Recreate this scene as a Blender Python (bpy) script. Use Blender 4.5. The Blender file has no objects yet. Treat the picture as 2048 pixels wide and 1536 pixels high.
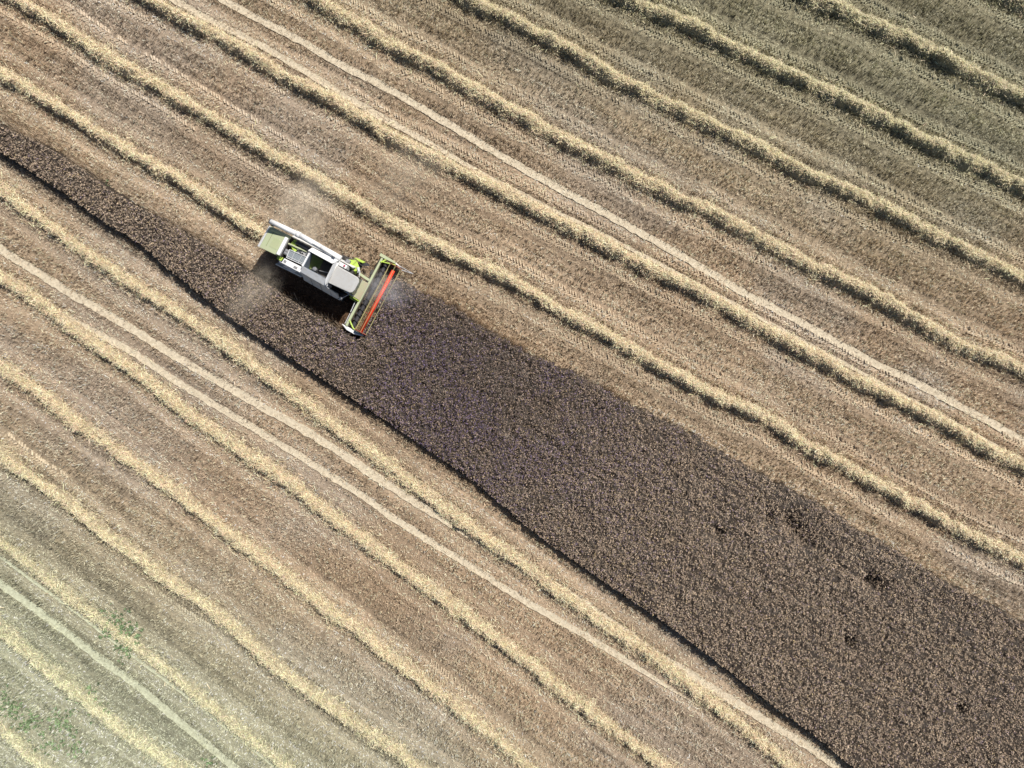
import bpy, math
import numpy as np
from mathutils import Vector, Matrix

R = math.radians
sc = bpy.context.scene
rng = np.random.default_rng(7)

# ------------------------------------------------------------------ camera
H = 54.61                      # drone height above the field, metres
cam_d = bpy.data.cameras.new('camera')
cam_d.sensor_width = 36.0
cam_d.lens = 24.0
cam_d.clip_start = 0.5
cam_d.clip_end = 6000.0
cam = bpy.data.objects.new('camera', cam_d)
sc.collection.objects.link(cam)
cam.location = (0, 0, H)
cam.rotation_euler = (0, 0, 0)
sc.camera = cam

# ------------------------------------------------------------------ light
SUN_EL = R(50)
SUN_AZ = R(45)                 # sun stands to the upper right of the picture
world = bpy.data.worlds.new('World')
sc.world = world
world.use_nodes = True
wn = world.node_tree
wn.nodes.clear()
sky = wn.nodes.new('ShaderNodeTexSky')
sky.sky_type = 'NISHITA'
sky.sun_disc = False
sky.sun_elevation = SUN_EL
sky.sun_rotation = SUN_AZ
bg = wn.nodes.new('ShaderNodeBackground')
bg.inputs['Strength'].default_value = 0.055
wo = wn.nodes.new('ShaderNodeOutputWorld')
wn.links.new(sky.outputs[0], bg.inputs[0])
wn.links.new(bg.outputs[0], wo.inputs[0])
sun_d = bpy.data.lights.new('sun', 'SUN')
sun_d.energy = 5.0
sun_d.angle = R(0.5)
sun_d.color = (1.0, 0.955, 0.89)
sun = bpy.data.objects.new('sun', sun_d)
sc.collection.objects.link(sun)
sdir = Vector((math.sin(SUN_AZ) * math.cos(SUN_EL), math.cos(SUN_AZ) * math.cos(SUN_EL), math.sin(SUN_EL)))
sun.rotation_euler = sdir.to_track_quat('Z', 'Y').to_euler()
sun.location = (60, 60, 90)
sc.view_settings.view_transform = 'Standard'
sc.view_settings.look = 'None'
sc.view_settings.exposure = 0.24
sc.view_settings.gamma = 1.0
sc.cycles.max_bounces = 6
sc.cycles.diffuse_bounces = 3
sc.cycles.volume_bounces = 3
sc.cycles.volume_step_rate = 2.0

# ------------------------------------------------------------------ helpers
def hash2(ix, iy, seed):
    n = (ix.astype(np.int64) * 374761393 + iy.astype(np.int64) * 668265263 + seed * 1442695041) & 0xffffffff
    n = ((n ^ (n >> 13)) * 1274126177) & 0xffffffff
    n = n ^ (n >> 16)
    return (n & 0xffffff) / float(0xffffff)

def vnoise(x, y, seed=0):
    ix = np.floor(x); iy = np.floor(y)
    fx = x - ix; fy = y - iy
    fx = fx * fx * (3 - 2 * fx); fy = fy * fy * (3 - 2 * fy)
    a = hash2(ix, iy, seed); b = hash2(ix + 1, iy, seed)
    c = hash2(ix, iy + 1, seed); d = hash2(ix + 1, iy + 1, seed)
    return (a * (1 - fx) + b * fx) * (1 - fy) + (c * (1 - fx) + d * fx) * fy

def fbm(x, y, seed=0, oct=4):
    s = 0; amp = 0.5; tot = 0
    for k in range(oct):
        s = s + amp * vnoise(x, y, seed + k * 17)
        tot += amp; amp *= 0.5
        x = x * 2.03 + 3.1; y = y * 2.03 + 1.7
    return s / tot

def smooth(a, b, x):
    t = np.clip((x - a) / (b - a), 0, 1)
    return t * t * (3 - 2 * t)

def tag(o, label=None, cat=None, group=None, kind=None):
    if label: o['label'] = label
    if cat: o['category'] = cat
    if group: o['group'] = group
    if kind: o['kind'] = kind
    return o

def mesh_np(name, verts, faces, mat, parent=None, cols=None, smooth_shade=False, extra=None):
    """verts (N,3), faces (M,k) all of one size"""
    verts = np.asarray(verts, dtype=np.float32); faces = np.asarray(faces, dtype=np.int32)
    me = bpy.data.meshes.new(name)
    me.vertices.add(len(verts)); me.vertices.foreach_set('co', verts.ravel())
    m, k = faces.shape
    me.loops.add(m * k); me.loops.foreach_set('vertex_index', faces.ravel())
    me.polygons.add(m)
    me.polygons.foreach_set('loop_start', np.arange(0, m * k, k, dtype=np.int32))
    if smooth_shade:
        me.polygons.foreach_set('use_smooth', np.ones(m, dtype=bool))
    me.update(calc_edges=True)
    if cols is not None:
        c = np.ones((len(verts), 4), dtype=np.float32); c[:, :3] = cols
        at = me.color_attributes.new('tint', 'FLOAT_COLOR', 'POINT')
        at.data.foreach_set('color', c.ravel())
    if extra:
        for an, arr in extra.items():
            at = me.attributes.new(an, 'FLOAT', 'POINT')
            at.data.foreach_set('value', np.asarray(arr, dtype=np.float32))
    me.materials.append(mat)
    o = bpy.data.objects.new(name, me)
    sc.collection.objects.link(o)
    if parent: o.parent = parent
    return o

def new_mat(name):
    m = bpy.data.materials.new(name); m.use_nodes = True
    nt = m.node_tree; b = nt.nodes['Principled BSDF']
    return m, nt, b

def tint_mat(name, rough=0.85, spec=0.25, vary=0.12, transl=0.0):
    m, nt, b = new_mat(name)
    at = nt.nodes.new('ShaderNodeAttribute'); at.attribute_name = 'tint'
    nz = nt.nodes.new('ShaderNodeTexNoise'); nz.inputs['Scale'].default_value = 9.0; nz.inputs['Detail'].default_value = 3
    tc = nt.nodes.new('ShaderNodeTexCoord'); nt.links.new(tc.outputs['Object'], nz.inputs['Vector'])
    mr = nt.nodes.new('ShaderNodeMapRange'); mr.inputs[1].default_value = 0.3; mr.inputs[2].default_value = 0.7
    mr.inputs[3].default_value = 1 - vary; mr.inputs[4].default_value = 1 + vary
    nt.links.new(nz.outputs[0], mr.inputs[0])
    vm = nt.nodes.new('ShaderNodeVectorMath'); vm.operation = 'SCALE'
    nt.links.new(at.outputs['Color'], vm.inputs[0]); nt.links.new(mr.outputs[0], vm.inputs['Scale'])
    nt.links.new(vm.outputs[0], b.inputs['Base Color'])
    b.inputs['Roughness'].default_value = rough
    b.inputs['Specular IOR Level'].default_value = spec
    if transl > 0:
        tr = nt.nodes.new('ShaderNodeBsdfTranslucent'); nt.links.new(vm.outputs[0], tr.inputs['Color'])
        mx = nt.nodes.new('ShaderNodeMixShader'); mx.inputs[0].default_value = transl
        nt.links.new(b.outputs[0], mx.inputs[1]); nt.links.new(tr.outputs[0], mx.inputs[2])
        nt.links.new(mx.outputs[0], nt.nodes['Material Output'].inputs['Surface'])
    return m

def G(px, py, h=0.0):
    """drone-map coordinate (25 map units per metre on the ground) of something h metres high -> field metres"""
    k = (1 - h / H) / 25.0
    return (px - 1024) * k, (768 - py) * k

def line(pts, h=0.0, ext=9.0):
    P = np.array([G(x, y, h) for x, y in pts])
    a = P[0] - P[min(2, len(P) - 1)]; a = a / np.linalg.norm(a)
    b = P[-1] - P[max(-3, -len(P))]; b = b / np.linalg.norm(b)
    P = np.vstack([P[0] + a * ext, P, P[-1] + b * ext])
    # resample + smooth
    seg = np.linalg.norm(np.diff(P, axis=0), axis=1); s = np.concatenate([[0], np.cumsum(seg)])
    n = int(s[-1] / 0.25) + 1
    q = np.linspace(0, s[-1], n)
    X = np.interp(q, s, P[:, 0]); Y = np.interp(q, s, P[:, 1])
    k = np.hanning(15); k /= k.sum()
    Xp = np.pad(X, 7, mode='reflect', reflect_type='odd'); Yp = np.pad(Y, 7, mode='reflect', reflect_type='odd')
    return np.stack([np.convolve(Xp, k, 'valid'), np.convolve(Yp, k, 'valid')], 1)

# ------------------------------------------------------------------ field lines (surveyed from above)
W = [
 [(1990,-22),(2060,14)],
 [(1560,-40),(1642,0),(1698,22),(1765,55),(1832,85),(1899,123),(1949,145),(1999,170),(2045,195)],
 [(1180,-40),(1283,12),(1333,30),(1365,42),(1432,76),(1498,108),(1565,142),(1615,162),(1665,187),(1732,218),(1799,252),(1849,281),(1915,310),(1982,340),(2045,373)],
 [(900,-22),(966,13),(1033,43),(1100,79),(1167,116),(1217,148),(1267,172),(1317,195),(1363,218),(1415,246),(1498,284),(1565,320),(1632,354),(1682,374),(1749,407),(1815,441),(1882,474),(1949,505),(1982,524),(2045,555)],
 [(590,-20),(634,2),(683,33),(733,58),(766,84),(816,105),(883,138),(933,172),(983,198),(1050,232),(1100,265),(1150,292),(1217,325),(1267,352),(1317,375),(1363,402),(1415,419),(1482,455),(1532,482),(1582,508),(1615,528),(1682,558),(1749,592),(1815,625),(1865,657),(1932,694),(1999,721),(2045,744)],
 [(280,-10),(317,10),(367,34),(417,61),(467,88),(517,118),(567,151),(617,177),(667,202),(700,222),(750,252),(800,282),(866,314),(933,347),(983,374),(1050,407),(1117,441),(1183,474),(1233,500),(1283,527),(1350,562),(1382,574),(1448,611),(1515,650),(1582,687),(1649,721),(1715,760),(1782,796),(1849,827),(1915,861),(1982,900),(2045,931)],
 [(0,-20),(50,10),(100,40),(150,70),(200,106),(250,136),(300,163),(350,193),(400,223),(450,253),(500,283),(567,323),(634,360),(700,396),(766,436),(816,463),(866,487),(950,527),(1016,558),(1083,597),(1150,637),(1217,673),(1283,710),(1350,749),(1382,765),(1432,794),(1498,820),(1548,843),(1582,872),(1649,909),(1715,945),(1782,985),(1849,1019),(1932,1067),(1982,1090),(2045,1120)],
 [(0,145),(50,175),(100,205),(150,235),(200,269),(250,299),(300,325),(350,352),(400,386),(450,422),(500,452),(524,469),(560,490)],
 [(0,384),(50,420),(100,457),(150,490),(187,518),(233,548),(283,581),(333,614),(383,650),(433,683),(483,717),(534,757),(600,799),(650,842),(716,890),(766,922),(816,966),(866,1001),(916,1038),(966,1074),(1016,1110),(1066,1147),(1117,1184),(1167,1221),(1217,1257),(1283,1297),(1333,1333),(1363,1358),(1398,1383),(1448,1427),(1498,1467),(1532,1497),(1565,1524)],
 [(0,559),(50,585),(100,621),(143,660),(200,697),(250,730),(300,770),(350,809),(400,846),(450,882),(500,916),(550,946),(600,982),(634,1012),(700,1061),(750,1098),(800,1138),(850,1173),(900,1210),(950,1247),(1000,1286),(1050,1320),(1100,1366),(1150,1402),(1183,1428),(1250,1478),(1300,1515)],
 [(0,738),(50,768),(100,803),(150,846),(200,882),(250,916),(300,951),(350,985),(400,1028),(450,1063),(500,1100),(550,1140),(600,1180),(650,1219),(710,1256),(766,1309),(816,1339),(866,1379),(916,1418),(966,1461),(1016,1498),(1043,1525)],
 [(0,910),(50,952),(100,982),(167,1034),(217,1077),(267,1113),(317,1153),(367,1187),(417,1217),(467,1256),(500,1291),(550,1342),(600,1371),(650,1408),(700,1445),(766,1490),(806,1517)],
 [(0,1088),(50,1128),(100,1167),(150,1207),(200,1243),(250,1282),(300,1318),(350,1358),(400,1401),(450,1440),(500,1484),(550,1520)],
 [(0,1262),(33,1289),(83,1335),(133,1371),(183,1417),(233,1457),(283,1490),(333,1524)],
 [(0,1460),(33,1490),(67,1520)],
]
PATHS = {
 'upper': [(400,-28),(447,0),(500,30),(567,63),(634,100),(680,130),(750,163),(816,200),(883,240),(950,280),(1016,320),(1083,357),(1150,394),(1217,430),(1283,467),(1350,504),(1432,552),(1498,592),(1565,625),(1632,662),(1699,699),(1765,735),(1832,765),(1899,802),(1965,835),(2045,882)],
 'upper2': [(300,-30),(350,0),(400,30),(467,63),(534,97),(600,137),(683,187),(750,227),(816,263),(883,300),(933,330),(983,357),(1050,390),(1100,417),(1183,457),(1283,509),(1382,562),(1515,633),(1649,705),(1782,778),(1915,850),(2045,922)],
 'lower': [(0,494),(20,512),(67,539),(133,582),(200,619),(267,659),(333,702),(400,742),(467,779),(534,819),(600,855),(683,905),(750,952),(816,996),(900,1045),(1000,1105),(1100,1165),(1183,1217),(1250,1265),(1317,1312),(1363,1338),(1432,1381),(1498,1421),(1565,1461),(1632,1501),(1665,1528)],
 'lower2': [(0,553),(67,594),(133,635),(200,669),(267,705),(333,749),(400,792),(467,832),(534,872),(600,912),(683,966),(733,995),(766,1023),(816,1054),(883,1097),(950,1137),(1016,1181),(1083,1221),(1150,1259),(1217,1299),(1283,1341)],
 'corner': [(0,1167),(67,1214),(133,1264),(200,1317),(267,1364),(333,1421),(400,1477),(460,1527)],
 'corner2': [(0,1112),(50,1150),(100,1186),(150,1222),(200,1262),(267,1312),(333,1362),(400,1412),(460,1462),(530,1517)],
}
wl = [line(p, 0.35) for p in W]
pl = {k: line(p, 0.0) for k, p in PATHS.items()}

# crop outline: upper and lower edge of the canopy, strip left of the machine first
CH = 1.1
crop_low = line([(0,303),(67,347),(133,390),(200,440),(267,480),(300,505),(333,537),(400,590),(467,641),(534,688),(600,728),(683,784),(750,828),(816,872),(883,919),(950,965),(1003,1009),(1050,1053),(1117,1101),(1183,1147),(1250,1194),(1317,1237),(1365,1271),(1432,1324),(1498,1374),(1565,1427),(1632,1474),(1699,1531)], CH)
crop_upL = line([(0,247),(50,273),(100,297),(167,343),(233,387),(300,427),(367,460),(434,500),(510,553),(570,592),(640,636),(720,680)], CH, ext=0.01)
crop_upR = line([(793,558),(833,579),(900,609),(966,652),(1033,692),(1083,719),(1150,745),(1217,785),(1283,819),(1363,857),(1432,895),(1498,935),(1565,972),(1649,1012),(1715,1061),(1799,1104),(1865,1147),(1932,1187),(1999,1221),(2045,1243)], CH)
# line() extends both ends; trim those that end at the machine
crop_upR = crop_upR[36:]

def yat(ln, x, slope_ext=True):
    o = np.argsort(ln[:, 0]); lx = ln[o, 0]; ly = ln[o, 1]
    y = np.interp(x, lx, ly)
    s0 = (ly[12] - ly[0]) / (lx[12] - lx[0]); s1 = (ly[-1] - ly[-13]) / (lx[-1] - lx[-13])
    y = np.where(x < lx[0], ly[0] + s0 * (x - lx[0]), y)
    return np.where(x > lx[-1], ly[-1] + s1 * (x - lx[-1]), y)

# combine frame: pivot and heading
CO = (-12.714, 7.927); CA = R(-28)
ca, sa = math.cos(CA), math.sin(CA)
def to_local(x, y):
    dx = x - CO[0]; dy = y - CO[1]
    return dx * ca + dy * sa, -dx * sa + dy * ca

def in_crop(x, y):
    lo = yat(crop_low, x)
    u, v = to_local(x, y)
    upR = yat(crop_upR, x); upL = yat(crop_upL, x)
    ragR = (vnoise(x * 1.3, y * 1.3, 5) - 0.5) * 0.30 + (vnoise(x * 4.3, y * 4.3, 9) - 0.5) * 0.22
    ahead = u > 2.75 + ragR * 0.5
    up = np.where(ahead, upR + ragR, upL + ragR * 0.7)
    return (y < up) & (y > lo + ragR * 0.2)

def swath(x, y):
    """index of the neighbouring windrows and signed cross distance to the nearest"""
    Y = np.stack([yat(l, x) for l in wl])          # descending in y
    d = (y[None] - Y) * 0.85
    i = np.argmin(np.abs(d), 0)
    dn = np.take_along_axis(d, i[None], 0)[0]
    return i, dn

def path_dist(x, y):
    m = np.full(x.shape, 99.0); which = np.zeros(x.shape, dtype=int)
    for k, (n, l) in enumerate(pl.items()):
        d = np.abs(y - yat(l, x)) * 0.85
        if n == 'lower2': d = np.where(x > l[-1, 0] - 6, 99.0, d)
        which = np.where(d < m, k, which); m = np.minimum(m, d)
    return m, which
PW = [0.28, 0.25, 0.31, 0.26, 0.30, 0.12]
# stretches where a windrow was thrown over the bare track and it only half shows
def along(x, y):                                    # coordinate along / across the bouts
    return x * 0.84 - y * 0.54, x * 0.54 + y * 0.84

def corner_green(x, y):
    a = smooth(14, 36, (x * 0.45 + y * 0.9)) * smooth(34, 12, x * 0.6 - y * 0.9 + 6)
    b = smooth(20, 42, (-x * 0.55 - y * 0.9))
    return a, b

# ------------------------------------------------------------------ materials of the field
straw_m = tint_mat('straw', 0.55, 0.35, 0.10, 0.12)
stub_m = tint_mat('stubble_stalks', 0.6, 0.3, 0.10, 0.10)
crop_m = tint_mat('crop_plants', 0.7, 0.3, 0.15, 0.08)
lug_m = tint_mat('pressed_stubble', 0.8, 0.2, 0.2)

gm, nt, b = new_mat('field_soil')
N = nt.nodes; Lk = nt.links
at = N.new('ShaderNodeAttribute'); at.attribute_name = 'tint'
tc = N.new('ShaderNodeTexCoord')
mp = N.new('ShaderNodeMapping'); mp.inputs['Rotation'].default_value = (0, 0, R(33)); 
Lk.new(tc.outputs['Object'], mp.inputs['Vector'])
mp2 = N.new('ShaderNodeMapping'); mp2.inputs['Scale'].default_value = (0.12, 2.4, 1)
Lk.new(mp.outputs[0], mp2.inputs['Vector'])
n1 = N.new('ShaderNodeTexNoise'); n1.inputs['Scale'].default_value = 1.0; n1.inputs['Detail'].default_value = 6; Lk.new(mp2.outputs[0], n1.inputs['Vector'])
n2 = N.new('ShaderNodeTexNoise'); n2.inputs['Scale'].default_value = 7.0; n2.inputs['Detail'].default_value = 8; n2.inputs['Roughness'].default_value = 0.7; Lk.new(tc.outputs['Object'], n2.inputs['Vector'])
ad = N.new('ShaderNodeMath'); ad.operation = 'ADD'; Lk.new(n1.outputs[0], ad.inputs[0]); Lk.new(n2.outputs[0], ad.inputs[1])
mr = N.new('ShaderNodeMapRange'); mr.inputs[1].default_value = 0.7; mr.inputs[2].default_value = 1.3; mr.inputs[3].default_value = 0.62; mr.inputs[4].default_value = 1.3
Lk.new(ad.outputs[0], mr.inputs[0])
vm = N.new('ShaderNodeVectorMath'); vm.operation = 'SCALE'; Lk.new(at.outputs['Color'], vm.inputs[0]); Lk.new(mr.outputs[0], vm.inputs['Scale'])
Lk.new(vm.outputs[0], b.inputs['Base Color'])
b.inputs['Roughness'].default_value = 0.95; b.inputs['Specular IOR Level'].default_value = 0.1
bp = N.new('ShaderNodeBump'); bp.inputs['Strength'].default_value = 0.7; bp.inputs['Distance'].default_value = 0.06
Lk.new(n2.outputs[0], bp.inputs['Height']); Lk.new(bp.outputs[0], b.inputs['Normal'])

pm, nt, b = new_mat('bare_track_dust')
N = nt.nodes; Lk = nt.links
tc = N.new('ShaderNodeTexCoord')
n2 = N.new('ShaderNodeTexNoise'); n2.inputs['Scale'].default_value = 3.4; n2.inputs['Detail'].default_value = 12; n2.inputs['Roughness'].default_value = 0.75; Lk.new(tc.outputs['Object'], n2.inputs['Vector'])
cr = N.new('ShaderNodeValToRGB'); cr.color_ramp.elements[0].position = 0.3; cr.color_ramp.elements[1].position = 0.66
cr.color_ramp.elements[0].color = (0.35, 0.29, 0.205, 1); cr.color_ramp.elements[1].color = (0.68, 0.59, 0.44, 1)
Lk.new(n2.outputs[0], cr.inputs[0])
at = N.new('ShaderNodeAttribute'); at.attribute_name = 'tint'
vt = N.new('ShaderNodeVectorMath'); vt.operation = 'MULTIPLY'; Lk.new(cr.outputs[0], vt.inputs[0]); Lk.new(at.outputs['Color'], vt.inputs[1])
Lk.new(vt.outputs[0], b.inputs['Base Color'])
vo = N.new('ShaderNodeTexVoronoi'); vo.feature = 'DISTANCE_TO_EDGE'; vo.inputs['Scale'].default_value = 1.6; Lk.new(tc.outputs['Object'], vo.inputs['Vector'])
bp = N.new('ShaderNodeBump'); bp.inputs['Strength'].default_value = 0.6; bp.inputs['Distance'].default_value = 0.04
Lk.new(n2.outputs[0], bp.inputs['Height']); Lk.new(bp.outputs[0], b.inputs['Normal'])
b.inputs['Roughness'].default_value = 0.95; b.inputs['Specular IOR Level'].default_value = 0.1

# ------------------------------------------------------------------ colours of the stubble as a function of place
def stubble_tone(x, y):
    """relative brightness and hue of the stubble by place: bouts, wheelings, painted shadow lines, worn and weedy patches"""
    s, c = along(x, y)
    i, d = swath(x, y)
    ph = d + i * 37.0
    st = fbm(s * 0.05 + i * 3.1, ph * 1.6, 11, 3)              # long streaks along the bout
    st2 = fbm(s * 0.02, ph * 4.2, 23, 2)
    patch = fbm(x * 0.11, y * 0.11, 31, 4)
    st3 = fbm(s * 0.015 + 3, ph * 9.0, 27, 2)                  # single drill rows
    br = 0.36 + 0.48 * st + 0.46 * st2 + 0.56 * st3 + 0.30 * (patch - 0.5)
    ad_ = np.abs(d)
    lw = vnoise(s * 0.07 + i * 7.7, s * 0 + np.sign(d), 29)
    br = br - 0.42 * smooth(0.25, 0.6, lw) * np.exp(-((ad_ - 1.98) / 0.09) ** 2) - 0.22 * smooth(0.75, 0.4, lw) * np.exp(-((ad_ - 1.02) / 0.08) ** 2)  # outer dark lines paint the shadow of taller stubble beside the wheelings
    br = br - 0.15 * np.exp(-((ad_ - 2.45) / 0.35) ** 2) + 0.10 * np.exp(-((ad_ - 1.5) / 0.45) ** 2) - 0.10 * np.exp(-((ad_ - 0.75) / 0.3) ** 2)
    red = fbm(s * 0.04 + 9, c * 0.35, 41, 3)
    return br, red, i, d

def shade_slot(x, y, i, d):
    """narrow bare slots along the bouts; the widest stand in for shadow lines"""
    s, c = along(x, y)
    wob = 0.05 * np.sin(s * 0.35 + i)
    m = np.zeros(x.shape, dtype=bool)
    for k, (off_, wd, th) in enumerate(((1.98, 0.115, 0.22), (-2.02, 0.09, 0.42), (2.62, 0.05, 0.52), (-1.05, 0.05, 0.55), (1.06, 0.045, 0.6), (-2.55, 0.045, 0.6))):  # outer slots bare dark soil in place of the taller stubble's shadow
        on = vnoise(s * 0.09 + i * 9.3 + k * 31, s * 0 + k, 35) > th
        m |= on & (np.abs(d - off_ - wob) < wd * (0.6 + 0.8 * vnoise(s * 2.5, s * 0 + k, 36)))
    return m

def base_col(x, y):
    br, red, i, d = stubble_tone(x, y)
    a, bb = corner_green(x, y)
    warm = np.array([0.68, 0.535, 0.375]); rust = np.array([0.65, 0.50, 0.345]); grey = np.array([0.64, 0.53, 0.405])
    hue = smooth(0.35, 0.65, fbm(x * 0.13 + 4, y * 0.13, 77, 4))[:, None]
    r = smooth(0.35, 0.65, red)[:, None]
    col = warm * (1 - r) + (rust * hue + grey * (1 - hue)) * r
    gA = np.array([0.33, 0.345, 0.225]); gB = np.array([0.53, 0.575, 0.415])  # green tints; dark gA also paints the dim view-angle shading at upper right
    w = (a * 0.75)[:, None]; col = col * (1 - w) + gA * w
    w = (bb * 0.85)[:, None]; col = col * (1 - w) + gB * w
    ed = (y - yat(crop_upR, x)) * 0.85
    br = br + 0.35 * np.exp(-((ed - 0.35) / 0.28) ** 2) * smooth(6, 12, x)
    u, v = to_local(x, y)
    fresh = smooth(-8.5, -5.5, u) * smooth(3.0, 2.7, u) * smooth(3.1, 2.9, v) * smooth(-3.9, -3.4, v) * np.maximum(smooth(1.3, 0.4, v), 0.3 * smooth(-0.6, 0.3, u) * smooth(2.6, 1.2, v))  # fresh-cut brown ground, darkened further to paint the combine's shadow
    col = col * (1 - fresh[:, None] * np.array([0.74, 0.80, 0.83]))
    return col * br[:, None], d, i

# ------------------------------------------------------------------ ground: one sheet to the horizon
gx = np.concatenate([[-3000, -1200, -500, -200, -110, -80], np.arange(-60, 60.01, 0.4), [80, 110, 200, 500, 1200, 3000]])
gy = np.concatenate([[-3000, -1200, -500, -200, -100, -70], np.arange(-50, 50.01, 0.4), [70, 100, 200, 500, 1200, 3000]])
X, Y = np.meshgrid(gx, gy); xf = X.ravel(); yf = Y.ravel()
zf = (fbm(xf * 0.8, yf * 0.8, 3, 3) - 0.5) * 0.05 - 0.05
far = np.maximum(np.abs(xf) - 60, np.abs(yf) - 50) > 0
zf[far] = -0.05
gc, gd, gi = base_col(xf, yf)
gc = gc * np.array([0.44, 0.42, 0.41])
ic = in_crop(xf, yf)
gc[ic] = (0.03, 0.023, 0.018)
nx, ny = len(gx), len(gy)
idx = np.arange(nx * ny).reshape(ny, nx)
F = np.stack([idx[:-1, :-1], idx[:-1, 1:], idx[1:, 1:], idx[1:, :-1]], -1).reshape(-1, 4)
g = mesh_np('ground', np.stack([xf, yf, zf], 1), F, gm, cols=gc, smooth_shade=True)
tag(g, kind='structure')

# ------------------------------------------------------------------ bare wheel paths
def normals2(P):
    t = np.gradient(P, axis=0); t /= np.linalg.norm(t, axis=1)[:, None]
    return t, np.stack([-t[:, 1], t[:, 0]], 1)

for k, (nm, P) in enumerate(pl.items()):
    s = np.arange(len(P)) * 0.25
    t, n = normals2(P)
    cols_ = []
    hw = PW[k]
    if nm == 'lower2': hw = hw * smooth(0, 14, s[-1] - s)
    if nm == 'upper2': hw = hw * (0.55 + 0.45 * smooth(42, 30, s))
    for q, f in enumerate((-1, -0.6, -0.2, 0.2, 0.6, 1)):
        wv = hw * (1.0 + 0.18 * (fbm(s * 0.5 + 7 * k, s * 0 + (1 if f < 0 else 5), 61) - 0.3)) + 0.13 * (hw / 0.3) * (vnoise(s * 3.1, s * 0 + (f > 0) * 7 + k, 5) - 0.5)
        p = P + n * (f * wv)[:, None]
        z = -0.008 + 0.012 * abs(f) + 0 * s
        cols_.append(np.column_stack([p, z]))
    V = np.stack(cols_, 1).reshape(-1, 3)
    m = len(P); ii = np.arange(m * 6).reshape(m, 6)
    F = np.stack([ii[:-1, :-1], ii[:-1, 1:], ii[1:, 1:], ii[1:, :-1]], -1).reshape(-1, 4)[:, ::-1]
    V[:, 2] += 0.02
    _, pgb = corner_green(V[:, 0], V[:, 1])
    ptint = 1 + (np.array([0.84, 1.0, 0.97]) - 1) * np.clip(pgb * 1.5, 0, 1)[:, None]
    o = mesh_np('path', V, F, pm, smooth_shade=True, cols=ptint)
    tag(o, kind='structure')

# ------------------------------------------------------------------ small blade generators
def tri_blades(x, y, z0, h, w, lean, az, col):
    n = len(x); ang = rng.uniform(0, math.pi, n)
    dx = np.cos(ang) * w * 0.5; dy = np.sin(ang) * w * 0.5
    tx = x + np.cos(az) * np.sin(lean) * h; ty = y + np.sin(az) * np.sin(lean) * h; tz = z0 + np.cos(lean) * h
    V = np.empty((n, 4, 3), dtype=np.float32)
    V[:, 0] = np.stack([x - dx, y - dy, z0], 1); V[:, 1] = np.stack([x + dx, y + dy, z0], 1)
    V[:, 2] = np.stack([tx + dx * .7, ty + dy * .7, tz], 1); V[:, 3] = np.stack([tx - dx * .7, ty - dy * .7, tz], 1)
    C = np.repeat(col[:, None, :], 4, 1)
    F = np.arange(n * 4).reshape(n, 4)
    return V.reshape(-1, 3), F, C.reshape(-1, 3)

def strands(x, y, z, L, w, az, el, col):
    """straight straw pieces as narrow quads, centred at x,y,z"""
    n = len(x)
    d = np.stack([np.cos(az) * np.cos(el), np.sin(az) * np.cos(el), np.sin(el)], 1) * (L * 0.5)[:, None]
    roll = rng.uniform(-0.9, 0.9, n)
    sx = np.stack([-np.sin(az) * np.cos(roll), np.cos(az) * np.cos(roll), np.sin(roll)], 1) * (w * 0.5)[:, None]
    c = np.stack([x, y, z], 1)
    V = np.stack([c - d - sx, c - d + sx, c + d + sx * .8, c + d - sx * .8], 1)
    C = np.repeat(col[:, None, :], 4, 1)
    return V.reshape(-1, 3), np.arange(n * 4).reshape(n, 4), C.reshape(-1, 3)

XM, YM = 46.0, 36.0
# ------------------------------------------------------------------ stubble
nc = 400000
x = rng.uniform(-XM, XM, nc); y = rng.uniform(-YM, YM, nc)
keep = rng.uniform(0, 1, nc) < 0.62 + 0.6 * (fbm(x * 2.3, y * 2.3, 51, 3) - 0.3)
x = x[keep]; y = y[keep]
hc = rng.uniform(0.18, 0.36, len(x)); lc = rng.normal(0, 0.20, len(x)); ac = rng.uniform(0, 2 * math.pi, len(x)); tc_ = 0.35 + 1.3 * rng.uniform(0, 1, len(x)) ** 1.3
_, d0 = swath(x, y)
row = 0.29
snap = (np.round(d0 / row) * row + rng.normal(0, 0.035, len(x)) - d0) / 0.85
y = y + np.where(rng.uniform(0, 1, len(x)) < 0.72, snap, 0)
REP = 3
x = np.repeat(x, REP) + rng.normal(0, 0.03, len(x) * REP); y = np.repeat(y, REP) + rng.normal(0, 0.03, len(y) * REP)
hc = np.repeat(hc, REP); lc = np.repeat(lc, REP); ac = np.repeat(ac, REP); tc_ = np.repeat(tc_, REP)
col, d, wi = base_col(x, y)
pd, wh = path_dist(x, y)
hw = np.array(PW)[wh] * (0.75 + 0.5 * (vnoise(x * 1.1, y * 1.1, 15)))
keep = (pd > hw * rng.uniform(0.75, 1.12, len(x))) & ~shade_slot(x, y, wi, d) & ~in_crop(x, y) & (np.abs(d) > 0.35)
x = x[keep]; y = y[keep]; col = col[keep]; d = d[keep]; wi = wi[keep]; pd = pd[keep]; hc = hc[keep]; lc = lc[keep]; ac = ac[keep]; tc_ = tc_[keep]
n = len(x)
press = np.exp(-((np.abs(d) - 1.5) / 0.36) ** 4)
h = hc * rng.uniform(0.8, 1.1, n) * (1 - 0.72 * press) * (0.85 + 0.3 * vnoise(x * 0.6, y * 0.6, 3))
lean = np.abs(lc + rng.normal(0.0, 0.12, n)) + press * 0.9
az = ac + rng.normal(0, 0.6, n)
tone = (tc_ * rng.uniform(0.7, 1.3, n))[:, None] * 1.08
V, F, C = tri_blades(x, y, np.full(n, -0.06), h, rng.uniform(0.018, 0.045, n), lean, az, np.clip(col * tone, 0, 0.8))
Vs, Fs, Cs = [V], [F], [C]
off = len(V)
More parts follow.
